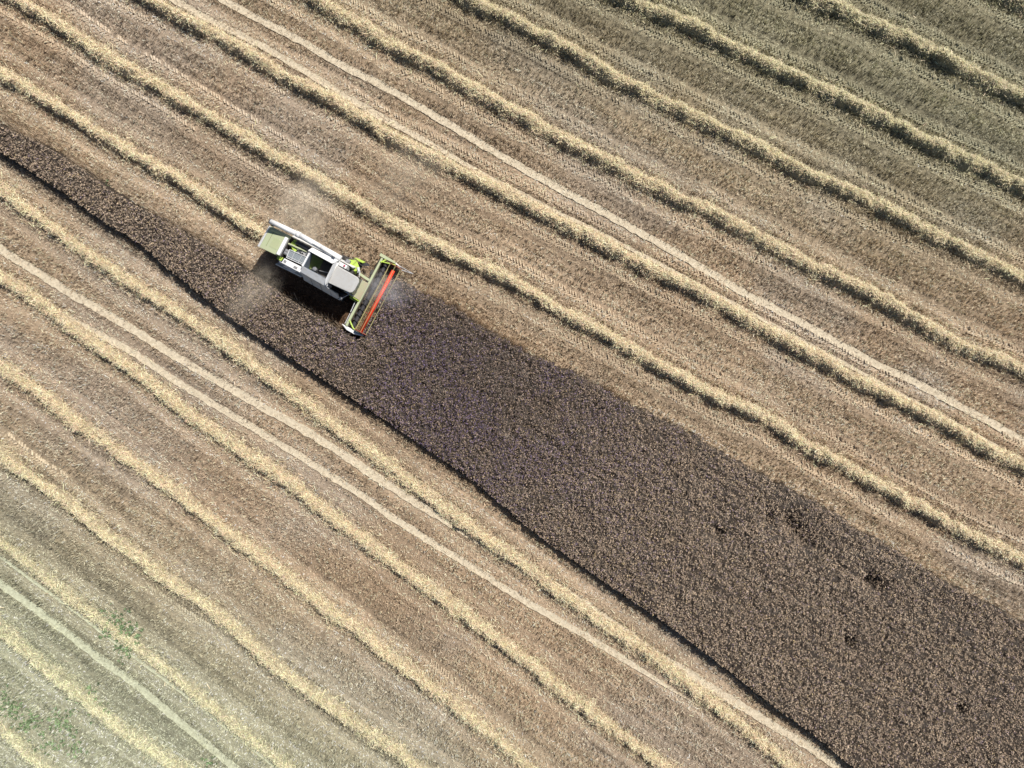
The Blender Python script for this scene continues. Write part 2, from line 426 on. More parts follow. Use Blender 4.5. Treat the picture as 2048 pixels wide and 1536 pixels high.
# chaff and short straw lying between the stalks
n = 620000
x = rng.uniform(-XM, XM, n); y = rng.uniform(-YM, YM, n)
dens = smooth(0.3, 0.7, fbm(x * 0.35, y * 0.35, 91, 3)) * 0.6 + 0.4
keep = (rng.uniform(0, 1, n) < dens) & ~in_crop(x, y)
x = x[keep]; y = y[keep]
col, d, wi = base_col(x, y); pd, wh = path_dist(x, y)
keep = ((pd > np.array(PW)[wh] * 1.0) & (~shade_slot(x, y, wi, d) | (rng.uniform(0, 1, len(x)) < 0.15))) | (rng.uniform(0, 1, len(x)) < 0.42)
x = x[keep]; y = y[keep]; col = col[keep]; d = d[keep]
n = len(x)
V, F, C = strands(x, y, np.full(n, 0.035) + rng.uniform(0, 0.09, n), rng.uniform(0.06, 0.24, n), rng.uniform(0.014, 0.032, n),
                  rng.uniform(0, math.pi, n), rng.normal(0, 0.15, n), np.clip(col * (0.40 + 1.15 * rng.uniform(0, 1, n) ** 1.3)[:, None], 0, 0.80))
Vs.append(V); Fs.append(F + off); Cs.append(C)
o = mesh_np('stubble', np.vstack(Vs), np.vstack(Fs), stub_m, cols=np.vstack(Cs))
tag(o, 'short cut tan stubble with chaff covering the harvested ground', 'stubble', kind='stuff')

# ------------------------------------------------------------------ tyre lug prints: chevrons of pressed stubble
Vs, Fs, Cs = [], [], []
off = 0
for i, P in enumerate(wl):
    if i == 7: P = P[P[:, 0] < -20.5]
    t, nn = normals2(P)
    s = np.arange(len(P)) * 0.25
    Ltot = s[-1]
    for side in (-1, 1):
        offm = side * (1.5 + 0.08 * math.sin(i * 2.3))
        strong = fbm(np.arange(0, Ltot, 0.29) * 0.12 + i * 5 + side, np.full(int(math.ceil(Ltot / 0.29)), 2.5), 71, 3)
        for j, q in enumerate(np.arange(0, Ltot, 0.29)):
            k = min(int(q / 0.25), len(P) - 1)
            base = P[k] + nn[k] * (offm + 0.12 * math.sin(q * 0.11 + i))
            if abs(base[0]) > XM or abs(base[1]) > YM: continue
            st_ = strong[j] * (1.25 if i <= 6 else 0.85)
            if st_ < (0.46 if i <= 6 else 0.62): continue
            for half in (-1, 1):
                if rng.uniform() < 0.10: continue
                c0 = base + t[k] * (0.145 if half > 0 else 0.0)
                a = math.atan2(t[k][1], t[k][0]) + half * R(128) + rng.normal(0, 0.06)
                d2 = np.array([math.cos(a), math.sin(a)]); p2 = np.array([-d2[1], d2[0]])
                st0 = c0 + t[k] * 0.10
                L_ = rng.uniform(0.30, 0.40); w_ = rng.uniform(0.055, 0.085); hh = rng.uniform(0.10, 0.15)
                A = st0 - p2 * w_; B = st0 + p2 * w_; Cc = st0 + d2 * L_ + p2 * w_; D = st0 + d2 * L_ - p2 * w_
                r0 = st0 + d2 * 0.02; r1 = st0 + d2 * (L_ - 0.02)
                V = [(*A, -0.03), (*B, -0.03), (*Cc, -0.03), (*D, -0.03), (*r0, hh), (*r1, hh)]
                F = [(0, 4, 5, 3), (1, 2, 5, 4), (0, 1, 4, 4), (2, 3, 5, 5)]
                Vs += V
                Fs += [(off, off + 4, off + 5, off + 3), (off + 1, off + 2, off + 5, off + 4)]
                Cs.append(c0); off += 6
V = np.array(Vs, dtype=np.float32); cc = np.repeat(np.array(Cs), 6, 0)
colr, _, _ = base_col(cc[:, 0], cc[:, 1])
ok = ~in_crop(cc[:, 0], cc[:, 1])
Fa = np.array(Fs); Fa = Fa[ok[Fa[:, 0]]]
o = mesh_np('tyre_tracks', V, Fa, lug_m, cols=np.clip(colr * 0.60, 0, 0.8))
tag(o, kind='structure')

# ------------------------------------------------------------------ straw windrows
WLAB = [
 'short stretch of straw windrow cutting the extreme top right corner',
 'straw windrow along the top right, second from the corner',
 'straw windrow entering at the top edge, third from the top right corner',
 'straw windrow entering at the middle of the top edge, fourth from the top right corner',
 'straw windrow running just above the upper pair of pale bare tracks',
 'straw windrow running just below the upper pair of pale bare tracks',
 'long straw windrow from the top left corner passing just above the combine harvester',
 'fresh straw windrow that ends at the rear of the combine harvester',
 'straw windrow next below the dark standing crop, beside the upper lower-left bare track',
 'broad straw windrow lying beside the lower bare track of the lower pair',
 'straw windrow second below the lower pair of pale bare tracks',
 'straw windrow third below the lower pair of bare tracks, two above the single corner track',
 'thin sparse straw windrow just above the single pale track in the bottom left',
 'straw windrow just below the single pale track in the bottom left',
 'short faint straw windrow cutting the extreme bottom left corner',
]
for i, P in enumerate(wl):
    t, nn = normals2(P)
    s0 = np.arange(len(P)) * 0.25
    s = np.arange(0, s0[-1], 0.10)
    Px = np.interp(s, s0, P[:, 0]); Py = np.interp(s, s0, P[:, 1])
    if i == 7:
        kx = Px < CO[0] - 6.3 * ca
        s, Px, Py = s[kx], Px[kx], Py[kx]
    P2 = np.stack([Px, Py], 1); t, nn = normals2(P2)
    sd = 100 + i * 13
    meander = 0.12 * (fbm(s * 0.22, s * 0 + i, sd, 3) - 0.5) * 2
    P2 = P2 + nn * meander[:, None]
    a_l = 0.57 + 0.26 * (vnoise(s * 1.5, s * 0 + i, sd + 21) - 0.5) + 0.50 * (fbm(s * 0.5, s * 0 + 3 + i, sd + 1, 3) - 0.5) * 2 * 0.55
    a_r = 0.57 + 0.26 * (vnoise(s * 1.5, s * 0 + i, sd + 22) - 0.5) + 0.50 * (fbm(s * 0.5, s * 0 + 8 + i, sd + 2, 3) - 0.5) * 2 * 0.55
    hgt = 0.62 + 0.36 * (fbm(s * 0.9, s * 0 + 5 + i, sd + 3, 3) - 0.5) * 2
    if i <= 4: hgt = hgt * 0.98; a_l = a_l * 1.03; a_r = a_r * 1.03
    if i >= 8: hgt = hgt * 0.74
    if i in (12, 14):
        thin = smooth(-0.2, 0.5, (fbm(s * 0.09, s * 0 + 4, 88, 2) - 0.35) * 2)
        hgt = hgt * (0.35 + 0.5 * thin); a_l = a_l * 0.85; a_r = a_r * 0.85
    if i == 7:
        fade = smooth(0, 3.0, s[-1] - s); hgt = hgt * (0.35 + 0.65 * fade)
    us = np.linspace(-1, 1, 17)
    U, S = np.meshgrid(us, s)
    A = np.where(U > 0, a_l[:, None], a_r[:, None])
    X = P2[:, 0][:, None] + nn[:, 0][:, None] * U * A; Y = P2[:, 1][:, None] + nn[:, 1][:, None] * U * A
    prof = (1 - np.abs(U) ** 1.7) ** 0.9
    lump = fbm(X * 2.2, Y * 2.2, sd + 4, 4) - 0.5
    Z = -0.04 + hgt[:, None] * prof + lump * 0.55 * prof ** 0.6 + (vnoise(X * 7, Y * 7, sd) - 0.5) * 0.22 * prof ** 0.4
    X = X + (vnoise(X * 3 + 5, Y * 3, sd + 7) - 0.5) * 0.30; Y = Y + (vnoise(X * 3, Y * 3 + 9, sd + 8) - 0.5) * 0.30
    ga, gb = corner_green(X.ravel(), Y.ravel())
    base = np.array([0.83, 0.655, 0.43]); g1 = np.array([0.60, 0.57, 0.35]); g2 = np.array([0.66, 0.64, 0.42])
    def wcol(ga, gb): 
        c_ = base * (1 - ga[:, None] * 0.7) + g1 * ga[:, None] * 0.7
        return c_ * (1 - gb[:, None] * 0.95) + g2 * gb[:, None] * 0.95
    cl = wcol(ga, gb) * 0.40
    m = len(s); ii = np.arange(m * 17).reshape(m, 17)
    F = np.stack([ii[:-1, :-1], ii[1:, :-1], ii[1:, 1:], ii[:-1, 1:]], -1).reshape(-1, 4)
    F = F[:, ::-1]
    Vs = [np.stack([X.ravel(), Y.ravel(), Z.ravel()], 1)]; Fs = [F]; Cs = [cl]
    off = len(Vs[0])
    # loose straws over and around the heap
    tot = s[-1]
    ns = int(tot * 460)
    if i in (12, 14): ns = int(ns * 0.7)
    k = rng.integers(0, m, ns); u = np.where(rng.uniform(0, 1, ns) < 0.08, rng.normal(0, 1.15, ns), rng.normal(0, 0.48, ns)); u = np.clip(u, -2.8, 2.8)
    aa = np.where(u > 0, a_l[k], a_r[k])
    x = P2[k, 0] + nn[k, 0] * u * aa + rng.normal(0, .04, ns); y = P2[k, 1] + nn[k, 1] * u * aa + rng.normal(0, .04, ns)
    ui = np.clip(((u + 1) / 2 * 16).astype(int), 0, 16)
    z = np.where(np.abs(u) < 1, Z[k, ui], 0.0) + np.abs(rng.normal(0.02, 0.07, ns))
    ga, gb = corner_green(x, y)
    cl = wcol(ga, gb) * rng.uniform(0.55, 1.35, ns)[:, None] * np.array([1, 1, 1]) * (1 + rng.normal(0, 0.05, (ns, 3)))
    azb = np.arctan2(t[k, 1], t[k, 0])
    V, F, C = strands(x, y, z, rng.uniform(0.14, 0.50, ns), rng.uniform(0.016, 0.040, ns), azb + rng.normal(0, 1.1, ns),
                      rng.normal(0, 0.38, ns) * (1 - 0.33 * np.abs(u)), np.clip(cl, 0.02, 0.85))
    Vs.append(V); Fs.append(F + off); Cs.append(C)
    o = mesh_np('straw_windrow', np.vstack(Vs), np.vstack(Fs), straw_m, cols=np.vstack(Cs))
    tag(o, WLAB[i], 'windrow', 'straw windrows lying across the stubble')

# ------------------------------------------------------------------ standing crop
PITS = [(1578,1045,.55),(1592,1062,.5),(1612,1082,.6),(1740,1160,.5),(1752,1172,.55),(1537,1037,.45),(1436,1066,.4),(1697,1283,.35),(1920,1417,.4)]
def canopy(x, y):
    z = 1.12 + (fbm(x * 1.1, y * 1.1, 201, 3) - 0.5) * 0.35
    for px, py, r in PITS:
        qx, qy = G(px, py, 0.8)
        dd = np.hypot(x - qx, (y - qy)) / (r * 1.2)
        z = z - 0.75 * np.exp(-dd ** 2)
    return z
cx = np.arange(-XM, XM, 0.16); cy = np.arange(-YM, 26, 0.16)
X, Y = np.meshgrid(cx, cy); xf = X.ravel(); yf = Y.ravel()
m = in_crop(xf, yf)
nearf = np.exp(-(np.hypot(xf + 3.0, (yf - 1.5)) / 14.0) ** 2)
zf = np.where(m, canopy(xf, yf) - 0.24 - 0.16 * nearf + (vnoise(xf * 3.1, yf * 3.1, 8) - .5) * 0.22, -0.15)
idx = np.arange(len(xf)).reshape(len(cy), len(cx))
F = np.stack([idx[:-1, :-1], idx[:-1, 1:], idx[1:, 1:], idx[1:, :-1]], -1).reshape(-1, 4)
F = F[m[F].any(1)]
used, inv = np.unique(F, return_inverse=True); F = inv.reshape(-1, 4)
Vs = [np.stack([xf[used], yf[used], zf[used]], 1)]; Fs = [F]
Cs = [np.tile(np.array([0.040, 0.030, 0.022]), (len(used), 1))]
off = len(Vs[0])
n = 1500000
x = rng.uniform(-XM, XM, n); y = rng.uniform(-YM, 26, n)
k = in_crop(x, y); x = x[k]; y = y[k]
# plant clumps
cl = vnoise(x * 5.3, y * 5.3, 301) * 0.55 + vnoise(x * 11.7, y * 11.7, 303) * 0.45
sr_, cr_ = along(x, y)
cl = cl + (fbm(sr_ * 0.35, cr_ * 3.4, 307, 2) - 0.5) * 0.45 * smooth(-5, 15, x)
near0 = np.exp(-(np.hypot(x + 3.0, (y - 1.5)) / 14.0) ** 2)
k = rng.uniform(0, 1, len(x)) < smooth(0.28, 0.62, cl) * (0.40 + 0.25 * near0) + 0.60 - 0.25 * near0
x = x[k]; y = y[k]; cl = cl[k]; n = len(x)
z = canopy(x, y) - 0.22 + smooth(0.25, 0.75, cl) * (0.27 + 0.10 * np.exp(-(np.hypot(x + 3.0, (y - 1.5)) / 14.0) ** 2)) + rng.normal(0, 0.05, n) - rng.uniform(0, 0.08, n)
s, c = along(x, y)
near = np.exp(-(np.hypot(x + 3.0, (y - 1.5)) / 15.0) ** 2)     # purple weeds in flower are thickest near the machine
kind = rng.uniform(0, 1, n) + (fbm(x * 0.5, y * 0.5, 311, 2) - 0.5) * 0.3
pods = np.array([0.45, 0.33, 0.235]); dark = np.array([0.19, 0.135, 0.10]); purp = np.array([0.21, 0.15, 0.255]); yel = np.array([0.42, 0.31, 0.13]); pale = np.array([0.36, 0.30, 0.235])
col = np.where((kind < 0.46)[:, None], dark, pods)
col = np.where((kind > 0.86)[:, None], pale, col)
r2 = rng.uniform(0, 1, n)
pw = 0.035 + 0.34 * near * smooth(0.35, 0.6, fbm(x * 0.35, y * 0.35, 321, 3))
col = np.where((r2 < pw)[:, None], purp, col)
col = np.where((r2 > 0.965)[:, None], yel, col)
col = col * (1 - 0.30 * near[:, None] * np.array([1.0, 1.0, 0.8]))
tan = (1 - near)[:, None]
col = col * (1 + 0.22 * tan * np.array([1.9, 1.95, 1.85]))
col = col * (1 - 0.45 * tan) + np.array([0.36, 0.285, 0.21]) * 0.45 * tan
col = col * rng.uniform(0.65, 1.35, n)[:, None]
V, F, C = strands(x, y, z, rng.uniform(0.05, 0.15, n), rng.uniform(0.022, 0.05, n), rng.uniform(0, 2 * math.pi, n), rng.normal(0.25, 0.6, n), np.clip(col, 0.01, 0.8))
Vs.append(V); Fs.append(F + off); Cs.append(C); off += len(V)
# tan stalks leaning out along both edges
for ln, sgn, nn_ in ((crop_upR, 1, 17000), (crop_upL, 1, 5000)):
    k = rng.integers(0, len(ln), nn_)
    x = ln[k, 0] + rng.normal(0, 0.12, nn_); y = ln[k, 1] + rng.normal(0, 0.34, nn_) - sgn * 0.1
    u_, v_ = to_local(x, y)
    ok = (np.abs(x) < XM) & (np.abs(y) < YM) & ~((u_ > -7.5) & (u_ < 3.2) & (v_ > -3.2) & (v_ < 3.3))
    thin = (vnoise(x * 0.5, y * 0.5, 44) > 0.35) & (rng.uniform(0, 1, nn_) > 0.85 * smooth(8, 13, x))
    ok &= thin
    x = x[ok]; y = y[ok]; q = len(x)
    hh = rng.uniform(0.6, 1.1, q)
    colr = np.array([0.70, 0.56, 0.41]) * rng.uniform(0.5, 1.3, q)[:, None]
    V, F, C = tri_blades(x, y, np.full(q, -0.05), hh, rng.uniform(0.015, 0.035, q), np.abs(rng.normal(0.2, 0.2, q)), rng.normal(math.pi / 3 * sgn, 0.9, q), colr)
    Vs.append(V); Fs.append(F + off); Cs.append(C); off += len(V)
o = mesh_np('standing_crop', np.vstack(Vs), np.vstack(Fs), crop_m, cols=np.vstack(Cs))
tag(o, 'dark brown ripe crop with purple flowers still standing, narrowing to the left', 'crop', kind='stuff')

# ------------------------------------------------------------------ green weeds in the stubble
spots = [(217,1233,14,60),(233,1252,18,150),(256,1262,14,120),(268,1275,10,60),(248,1303,16,90),(205,1270,10,30),(8,1398,18,110),(30,1425,22,150),(58,1448,18,150),
         (118,1435,14,90),(132,1460,24,120),(110,1490,22,100),(180,1385,10,50),(155,1500,14,60),(200,1420,14,40),(196,372,5,30),(210,370,5,40),(420,1520,10,40),(160,1405,22,50),(500,548,6,40)]
Vs, Fs, Cs = [], [], []; off = 0
for px, py, r, q in spots:
    q = max(3, int(q * 0.30))
    gx0, gy0 = G(px, py, 0.2)
    x = gx0 + rng.normal(0, r / 25 * 0.75, q); y = gy0 + rng.normal(0, r / 25 * 0.75, q)
    sz = rng.uniform(0.07, 0.17, q); cb = np.array([0.19, 0.27, 0.13]) * rng.uniform(0.6, 1.5, q)[:, None]
    LV = 9
    x = np.repeat(x, LV); y = np.repeat(y, LV); sz = np.repeat(sz, LV); cb = np.repeat(cb, LV, 0); q2 = len(x)
    az = rng.uniform(0, 6.28, q2); el = rng.uniform(-0.1, 0.8, q2)
    colr = cb * rng.uniform(0.7, 1.3, q2)[:, None]
    V, F, C = strands(x + np.cos(az) * sz * .5, y + np.sin(az) * sz * .5, 0.10 + np.sin(el) * sz * .5 + rng.uniform(0, 0.1, q2), sz, sz * 0.42, az, el, np.clip(colr, 0.01, 0.8))
    Vs.append(V); Fs.append(F + off); Cs.append(C); off += len(V)
weed_m = tint_mat('weed_leaves', 0.5, 0.4, 0.15, 0.2)
o = mesh_np('weeds', np.vstack(Vs), np.vstack(Fs), weed_m, cols=np.vstack(Cs))
tag(o, 'scattered small green weeds growing through the stubble', 'weeds', kind='stuff')

# ================================================================== the combine harvester
def paint(name, col, rough=0.4, metal=0.0, dirt=0.25, dirt_col=(0.32, 0.25, 0.17), scale=3.0, spec=0.5, bump=0.0):
    m, nt, b = new_mat(name); N = nt.nodes; Lk = nt.links
    tc = N.new('ShaderNodeTexCoord')
    nz = N.new('ShaderNodeTexNoise'); nz.inputs['Scale'].default_value = scale; nz.inputs['Detail'].default_value = 8; nz.inputs['Roughness'].default_value = 0.65
    Lk.new(tc.outputs['Object'], nz.inputs['Vector'])
    mr = N.new('ShaderNodeMapRange'); mr.inputs[1].default_value = 0.42; mr.inputs[2].default_value = 0.75; mr.inputs[3].default_value = 0.0; mr.inputs[4].default_value = dirt
    Lk.new(nz.outputs[0], mr.inputs[0])
    mx = N.new('ShaderNodeMix'); mx.data_type = 'RGBA'
    mx.inputs[6].default_value = (*col, 1); mx.inputs[7].default_value = (*dirt_col, 1)
    Lk.new(mr.outputs[0], mx.inputs[0]); Lk.new(mx.outputs[2], b.inputs['Base Color'])
    b.inputs['Roughness'].default_value = rough; b.inputs['Metallic'].default_value = metal
    b.inputs['Specular IOR Level'].default_value = spec
    r2 = N.new('ShaderNodeMapRange'); r2.inputs[3].default_value = rough; r2.inputs[4].default_value = min(1, rough + 0.35)
    Lk.new(nz.outputs[0], r2.inputs[0]); Lk.new(r2.outputs[0], b.inputs['Roughness'])
    if bump:
        bp = N.new('ShaderNodeBump'); bp.inputs['Strength'].default_value = bump; bp.inputs['Distance'].default_value = 0.02
        Lk.new(nz.outputs[0], bp.inputs['Height']); Lk.new(bp.outputs[0], b.inputs['Normal'])
    return m
M = {
 'white': paint('white_paint', (0.78, 0.78, 0.77), 0.4, dirt=0.25),
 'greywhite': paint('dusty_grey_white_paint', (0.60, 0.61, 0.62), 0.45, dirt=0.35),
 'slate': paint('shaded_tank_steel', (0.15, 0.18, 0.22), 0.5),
 'roof': paint('brushed_pale_roof', (0.44, 0.44, 0.43), 0.5, dirt=0.3, scale=6),
 'green': paint('lime_green_paint', (0.42, 0.58, 0.08), 0.4, dirt=0.35),
 'palegreen': paint('dusty_pale_green_paint', (0.41, 0.455, 0.275), 0.55, dirt=0.45, dirt_col=(0.45, 0.42, 0.30)),
 'dustgreen': paint('very_dusty_green_paint', (0.40, 0.40, 0.25), 0.8, dirt=1.0, dirt_col=(0.45, 0.35, 0.24), scale=1.4),
 'dark': paint('dark_grease', (0.025, 0.025, 0.028), 0.5, dirt=0.3),
 'black': paint('black_paint', (0.035, 0.035, 0.042), 0.35, dirt=0.35, dirt_col=(0.13, 0.11, 0.10)),
 'grey': paint('grey_steel', (0.28, 0.29, 0.31), 0.4, 0.5, dirt=0.4),
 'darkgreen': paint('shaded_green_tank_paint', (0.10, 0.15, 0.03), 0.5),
 'bluegrey': paint('sky_tinted_panel', (0.34, 0.39, 0.45), 0.3, dirt=0.2),  # blue-grey puts the sky reflection of the white side into the colour
 'steel': paint('worn_steel', (0.45, 0.45, 0.46), 0.3, 0.9, dirt=0.3),
 'red': paint('red_orange_paint', (0.80, 0.05, 0.012), 0.4, dirt=0.15),
 'darkred': paint('dusty_dark_red_paint', (0.30, 0.06, 0.045), 0.5, dirt=0.5),
 'olive': paint('olive_tine_bars', (0.34, 0.31, 0.13), 0.5, dirt=0.4),
 'rubber': paint('tyre_rubber', (0.03, 0.03, 0.03), 0.85, dirt=0.6, dirt_col=(0.16, 0.13, 0.10)),
 'chaff': paint('straw_covered_floor', (0.12, 0.09, 0.06), 0.9, dirt=0.8, dirt_col=(0.36, 0.27, 0.16), scale=9, bump=0.8),
 'lamp': paint('amber_beacon', (0.45, 0.05, 0.10), 0.2, dirt=0.0),
}
gl, nt, b = new_mat('cab_glass')
b.inputs['Base Color'].default_value = (0.03, 0.045, 0.055, 1); b.inputs['Roughness'].default_value = 0.05
M['glass'] = gl
ms, nt, b = new_mat('fine_wire_mesh')
wv = nt.nodes.new('ShaderNodeTexBrick'); tc = nt.nodes.new('ShaderNodeTexCoord'); nt.links.new(tc.outputs['Object'], wv.inputs['Vector'])
wv.inputs['Scale'].default_value = 14; wv.inputs['Color1'].default_value = (0.10, 0.12, 0.13, 1); wv.inputs['Color2'].default_value = (0.13, 0.15, 0.16, 1); wv.inputs['Mortar'].default_value = (0.40, 0.43, 0.46, 1); wv.inputs['Mortar Size'].default_value = 0.035
wv.offset = 0
nt.links.new(wv.outputs[0], b.inputs['Base Color']); b.inputs['Roughness'].default_value = 0.5
M['mesh'] = ms

root = bpy.data.objects.new('combine_harvester', None)
sc.collection.objects.link(root)
root.location = (CO[0], CO[1], 0); root.rotation_euler = (0, 0, CA)
tag(root, 'white and lime green combine harvester cutting the dark crop', 'combine')

class MB:
    def __init__(s): s.v = []; s.f = []
    def add(s, v, f):
        o = len(s.v); s.v += [tuple(p) for p in v]; s.f += [tuple(i + o for i in q) for q in f]; return s
    def prism(s, poly, z0, z1):
        """poly: list of (u,v) or (u,v,ztop) counter-clockwise"""
        n = len(poly)
        top = [(p[0], p[1], (p[2] if len(p) > 2 else z1)) for p in poly]; bot = [(p[0], p[1], (p[2] - (z1 - z0) if len(p) > 2 else z0)) for p in poly]
        return s.add(bot + top, [tuple(range(n))[::-1], tuple(range(n, 2 * n))] + [(i, (i + 1) % n, n + (i + 1) % n, n + i) for i in range(n)])
    def box(s, u0, u1, v0, v1, z0, z1):
        return s.prism([(u0, v0), (u1, v0), (u1, v1), (u0, v1)], z0, z1)
    def tube(s, a, b, r, seg=14, r2=None, cap=True):
        a = Vector(a); b = Vector(b); r2 = r if r2 is None else r2
        d = (b - a).normalized(); x = d.orthogonal().normalized(); y = d.cross(x)
        v = []
        for p, rr in ((a, r), (b, r2)):
            for k in range(seg):
                t = 2 * math.pi * k / seg
                v.append(p + (x * math.cos(t) + y * math.sin(t)) * rr)
        f = [(k, (k + 1) % seg, seg + (k + 1) % seg, seg + k) for k in range(seg)]
        if cap: f += [tuple(range(seg))[::-1], tuple(range(seg, 2 * seg))]
        return s.add(v, f)
    def poly(s, pts, r, seg=10):
        for a, b in zip(pts[:-1], pts[1:]): s.tube(a, b, r, seg)
        return s
    def build(s, name, mat, parent=root, bevel=0.0, smooth_shade=False, label=None):
        me = bpy.data.meshes.new(name); me.from_pydata(s.v, [], s.f)
        me.materials.append(mat); me.update()
        import bmesh
        bm = bmesh.new(); bm.from_mesh(me); bmesh.ops.recalc_face_normals(bm, faces=bm.faces); bm.to_mesh(me); bm.free()
        if smooth_shade:
            for p in me.polygons: p.use_smooth = len(p.vertices) <= 4
        o = bpy.data.objects.new(name, me); sc.collection.objects.link(o); o.parent = parent
        if bevel:
            md = o.modifiers.new('bevel', 'BEVEL'); md.width = bevel; md.segments = 2; md.limit_method = 'ANGLE'
        if label: o['label'] = label
        return o

# --- chassis and body
MB().box(-6.2, 0.2, -0.85, 0.95, 0.75, 2.35).build('chassis', M['dark'], bevel=0.03)
MB().tube((-0.7, -1.0, 0.88), (-0.7, 1.05, 0.88), 0.16).build('front_axle', M['dark'])
MB().tube((-5.0, -0.95, 0.66), (-5.0, 0.95, 0.66), 0.10).build('rear_axle', M['dark'])
# right side panel: stepped white, sky reflection painted blue-grey at the rear, flaring out low
sp = MB()
sp.add([(-3.05, -1.10, 3.28), (-0.55, -1.16, 3.28), (0.05, -1.22, 2.75), (0.15, -1.58, 1.75), (-3.05, -1.50, 1.75), (-3.05, -1.2, 2.6)], [(0, 1, 2, 3, 4, 5)])
sp.add([(-3.05, -1.04, 3.28), (-0.55, -1.10, 3.28), (0.05, -1.14, 2.75), (0.15, -1.50, 1.75), (-3.05, -1.42, 1.75), (-3.05, -1.12, 2.6)], [(5, 4, 3, 2, 1, 0)])
sp.add([(-3.05, -1.10, 3.28), (-0.55, -1.16, 3.28), (-0.55, -1.10, 3.28), (-3.05, -1.04, 3.28)], [(0, 1, 2, 3)])
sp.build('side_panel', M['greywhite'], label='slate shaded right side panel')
sp2 = MB().add([(-5.1, -0.92, 2.95), (-3.1, -0.98, 2.95), (-3.1, -1.34, 1.65), (-5.35, -1.34, 1.65)], [(0, 1, 2, 3)])
sp2.add([(-5.1, -0.86, 2.95), (-3.1, -0.92, 2.95), (-3.1, -1.28, 1.65), (-5.35, -1.28, 1.65)], [(3, 2, 1, 0)])
sp2.build('side_panel', M['bluegrey'])
MB().tube((-5.5, -1.42, 1.9), (-3.3, -1.36, 1.9), 0.045).build('guard_rail', M['white'])
MB().prism([(-5.55, -1.38), (-5.1, -1.34), (-5.1, -0.95), (-5.2, -0.95)], 1.6, 1.85).build('rear_fender', M['bluegrey'], bevel=0.02)
MB().prism([(-4.9, -1.30, 2.1), (-3.9, -1.38, 2.1), (-3.7, -1.12, 2.3), (-4.6, -1.05, 2.4)], 1.9, 2.1).build('tank_dome', M['greywhite'], bevel=0.08)
MB().box(-5.25, -4.85, -1.02, -0.72, 2.5, 2.95).build('green_bracket', M['green'], bevel=0.02)
lp = MB().add([(-5.0, 1.02, 3.0), (-0.5, 1.10, 3.3), (0.1, 1.1, 2.7), (0.1, 1.32, 1.7), (-5.3, 1.28, 1.7)], [(4, 3, 2, 1, 0)])
lp.add([(-5.0, .96, 3.0), (-0.5, 1.04, 3.3), (0.1, 1.04, 2.7), (0.1, 1.26, 1.7), (-5.3, 1.22, 1.7)], [(0, 1, 2, 3, 4)])
lp.build('side_panel', M['white'])
# --- rear hood
hd = MB().prism([(-6.75, -0.86, 3.05), (-5.30, -0.80, 3.40), (-5.22, 0.95, 3.40), (-6.72, 0.95, 3.05)], 2.95, 3.05)
for k in range(8):
    u0 = -6.05 + k * 0.085; zz = 3.40 - (-5.26 - u0) * 0.236
    hd.box(u0, u0 + 0.03, -0.45, 0.35, zz - 0.02, zz + 0.045)
hood = hd.build('rear_hood', M['palegreen'], bevel=0.02)
MB().box(-6.6, -5.3, -0.80, 0.90, 1.3, 2.94).build('rear_housing', M['palegreen'], bevel=0.03)
MB().prism([(-7.02, -0.86, 2.86), (-6.77, -0.87, 3.06), (-6.74, 0.96, 3.06), (-6.95, 0.93, 2.86)], 2.2, 2.86).build('tail_frame', M['white'], bevel=0.03)
MB().box(-6.9, -6.3, -0.75, 0.75, 0.8, 1.4).prism([(-7.3, -0.8, 0.8), (-6.8, -0.7, 1.3), (-6.8, 0.7, 1.3), (-7.3, 0.8, 0.8)], 0.7, 0.8).build('straw_chopper', M['black'], bevel=0.02)
MB().box(-5.22, -4.95, -0.72, 0.74, 3.25, 3.55).build('cover_rail', M['white'], bevel=0.04)
MB().prism([(-6.45, 0.68), (-4.85, 0.74), (-4.85, 0.97), (-6.45, 0.93)], 3.36, 3.42).build('side_strip', M['palegreen'], label='yellow green strip under the unloading tube')
# --- engine bay
MB().box(-4.95, -2.95, -0.72, 0.98, 2.35, 2.55).build('engine_bay_floor', M['dark'])
MB().box(-4.95, -4.9, -0.72, 0.98, 2.55, 3.2).build('bulkhead', M['dark'])
MB().box(-3.02, -2.96, -0.72, 0.98, 2.55, 3.35).build('bulkhead', M['dark'])
af = MB().tube((-4.35, 0.80, 3.22), (-3.1, 0.76, 3.22), 0.17, 20)
for q in (-4.3, -3.95, -3.3): af.tube((q, 0.795, 3.22), (q + 0.05, 0.795, 3.22), 0.19, 20)
af.build('air_filter', M['black'], smooth_shade=False)
MB().poly([(-4.85, 0.35, 2.7), (-4.85, 0.40, 3.2), (-4.3, 0.43, 3.25), (-3.85, 0.47, 3.2)], 0.07).tube((-3.85, .47, 3.2), (-3.3, .5, 3.1), .05).build('coolant_hose', M['palegreen'])
MB().box(-5.0 + 0.08, -4.62, -0.45, -0.02, 2.55, 3.12).box(-4.88, -4.66, -0.40, -0.30, 3.12, 3.16).box(-4.88, -4.66, -0.20, -0.10, 3.12, 3.16).build('battery_box', M['grey'], bevel=0.02)
eb = MB().box(-4.5, -4.2, 0.1, 0.38, 2.55, 3.1).prism([(-4.6, 0.28), (-4.2, 0.05), (-4.1, 0.2), (-4.45, 0.5)], 2.9, 3.16).box(-4.7, -4.35, 0.5, 0.62, 2.9, 3.2)
eb.tube((-4.55, 0.82, 2.9), (-4.55, 0.82, 3.3), 0.09).box(-4.7, -4.45, 0.6, 0.7, 3.1, 3.25)
eb.build('belt_guard', M['green'], bevel=0.015)
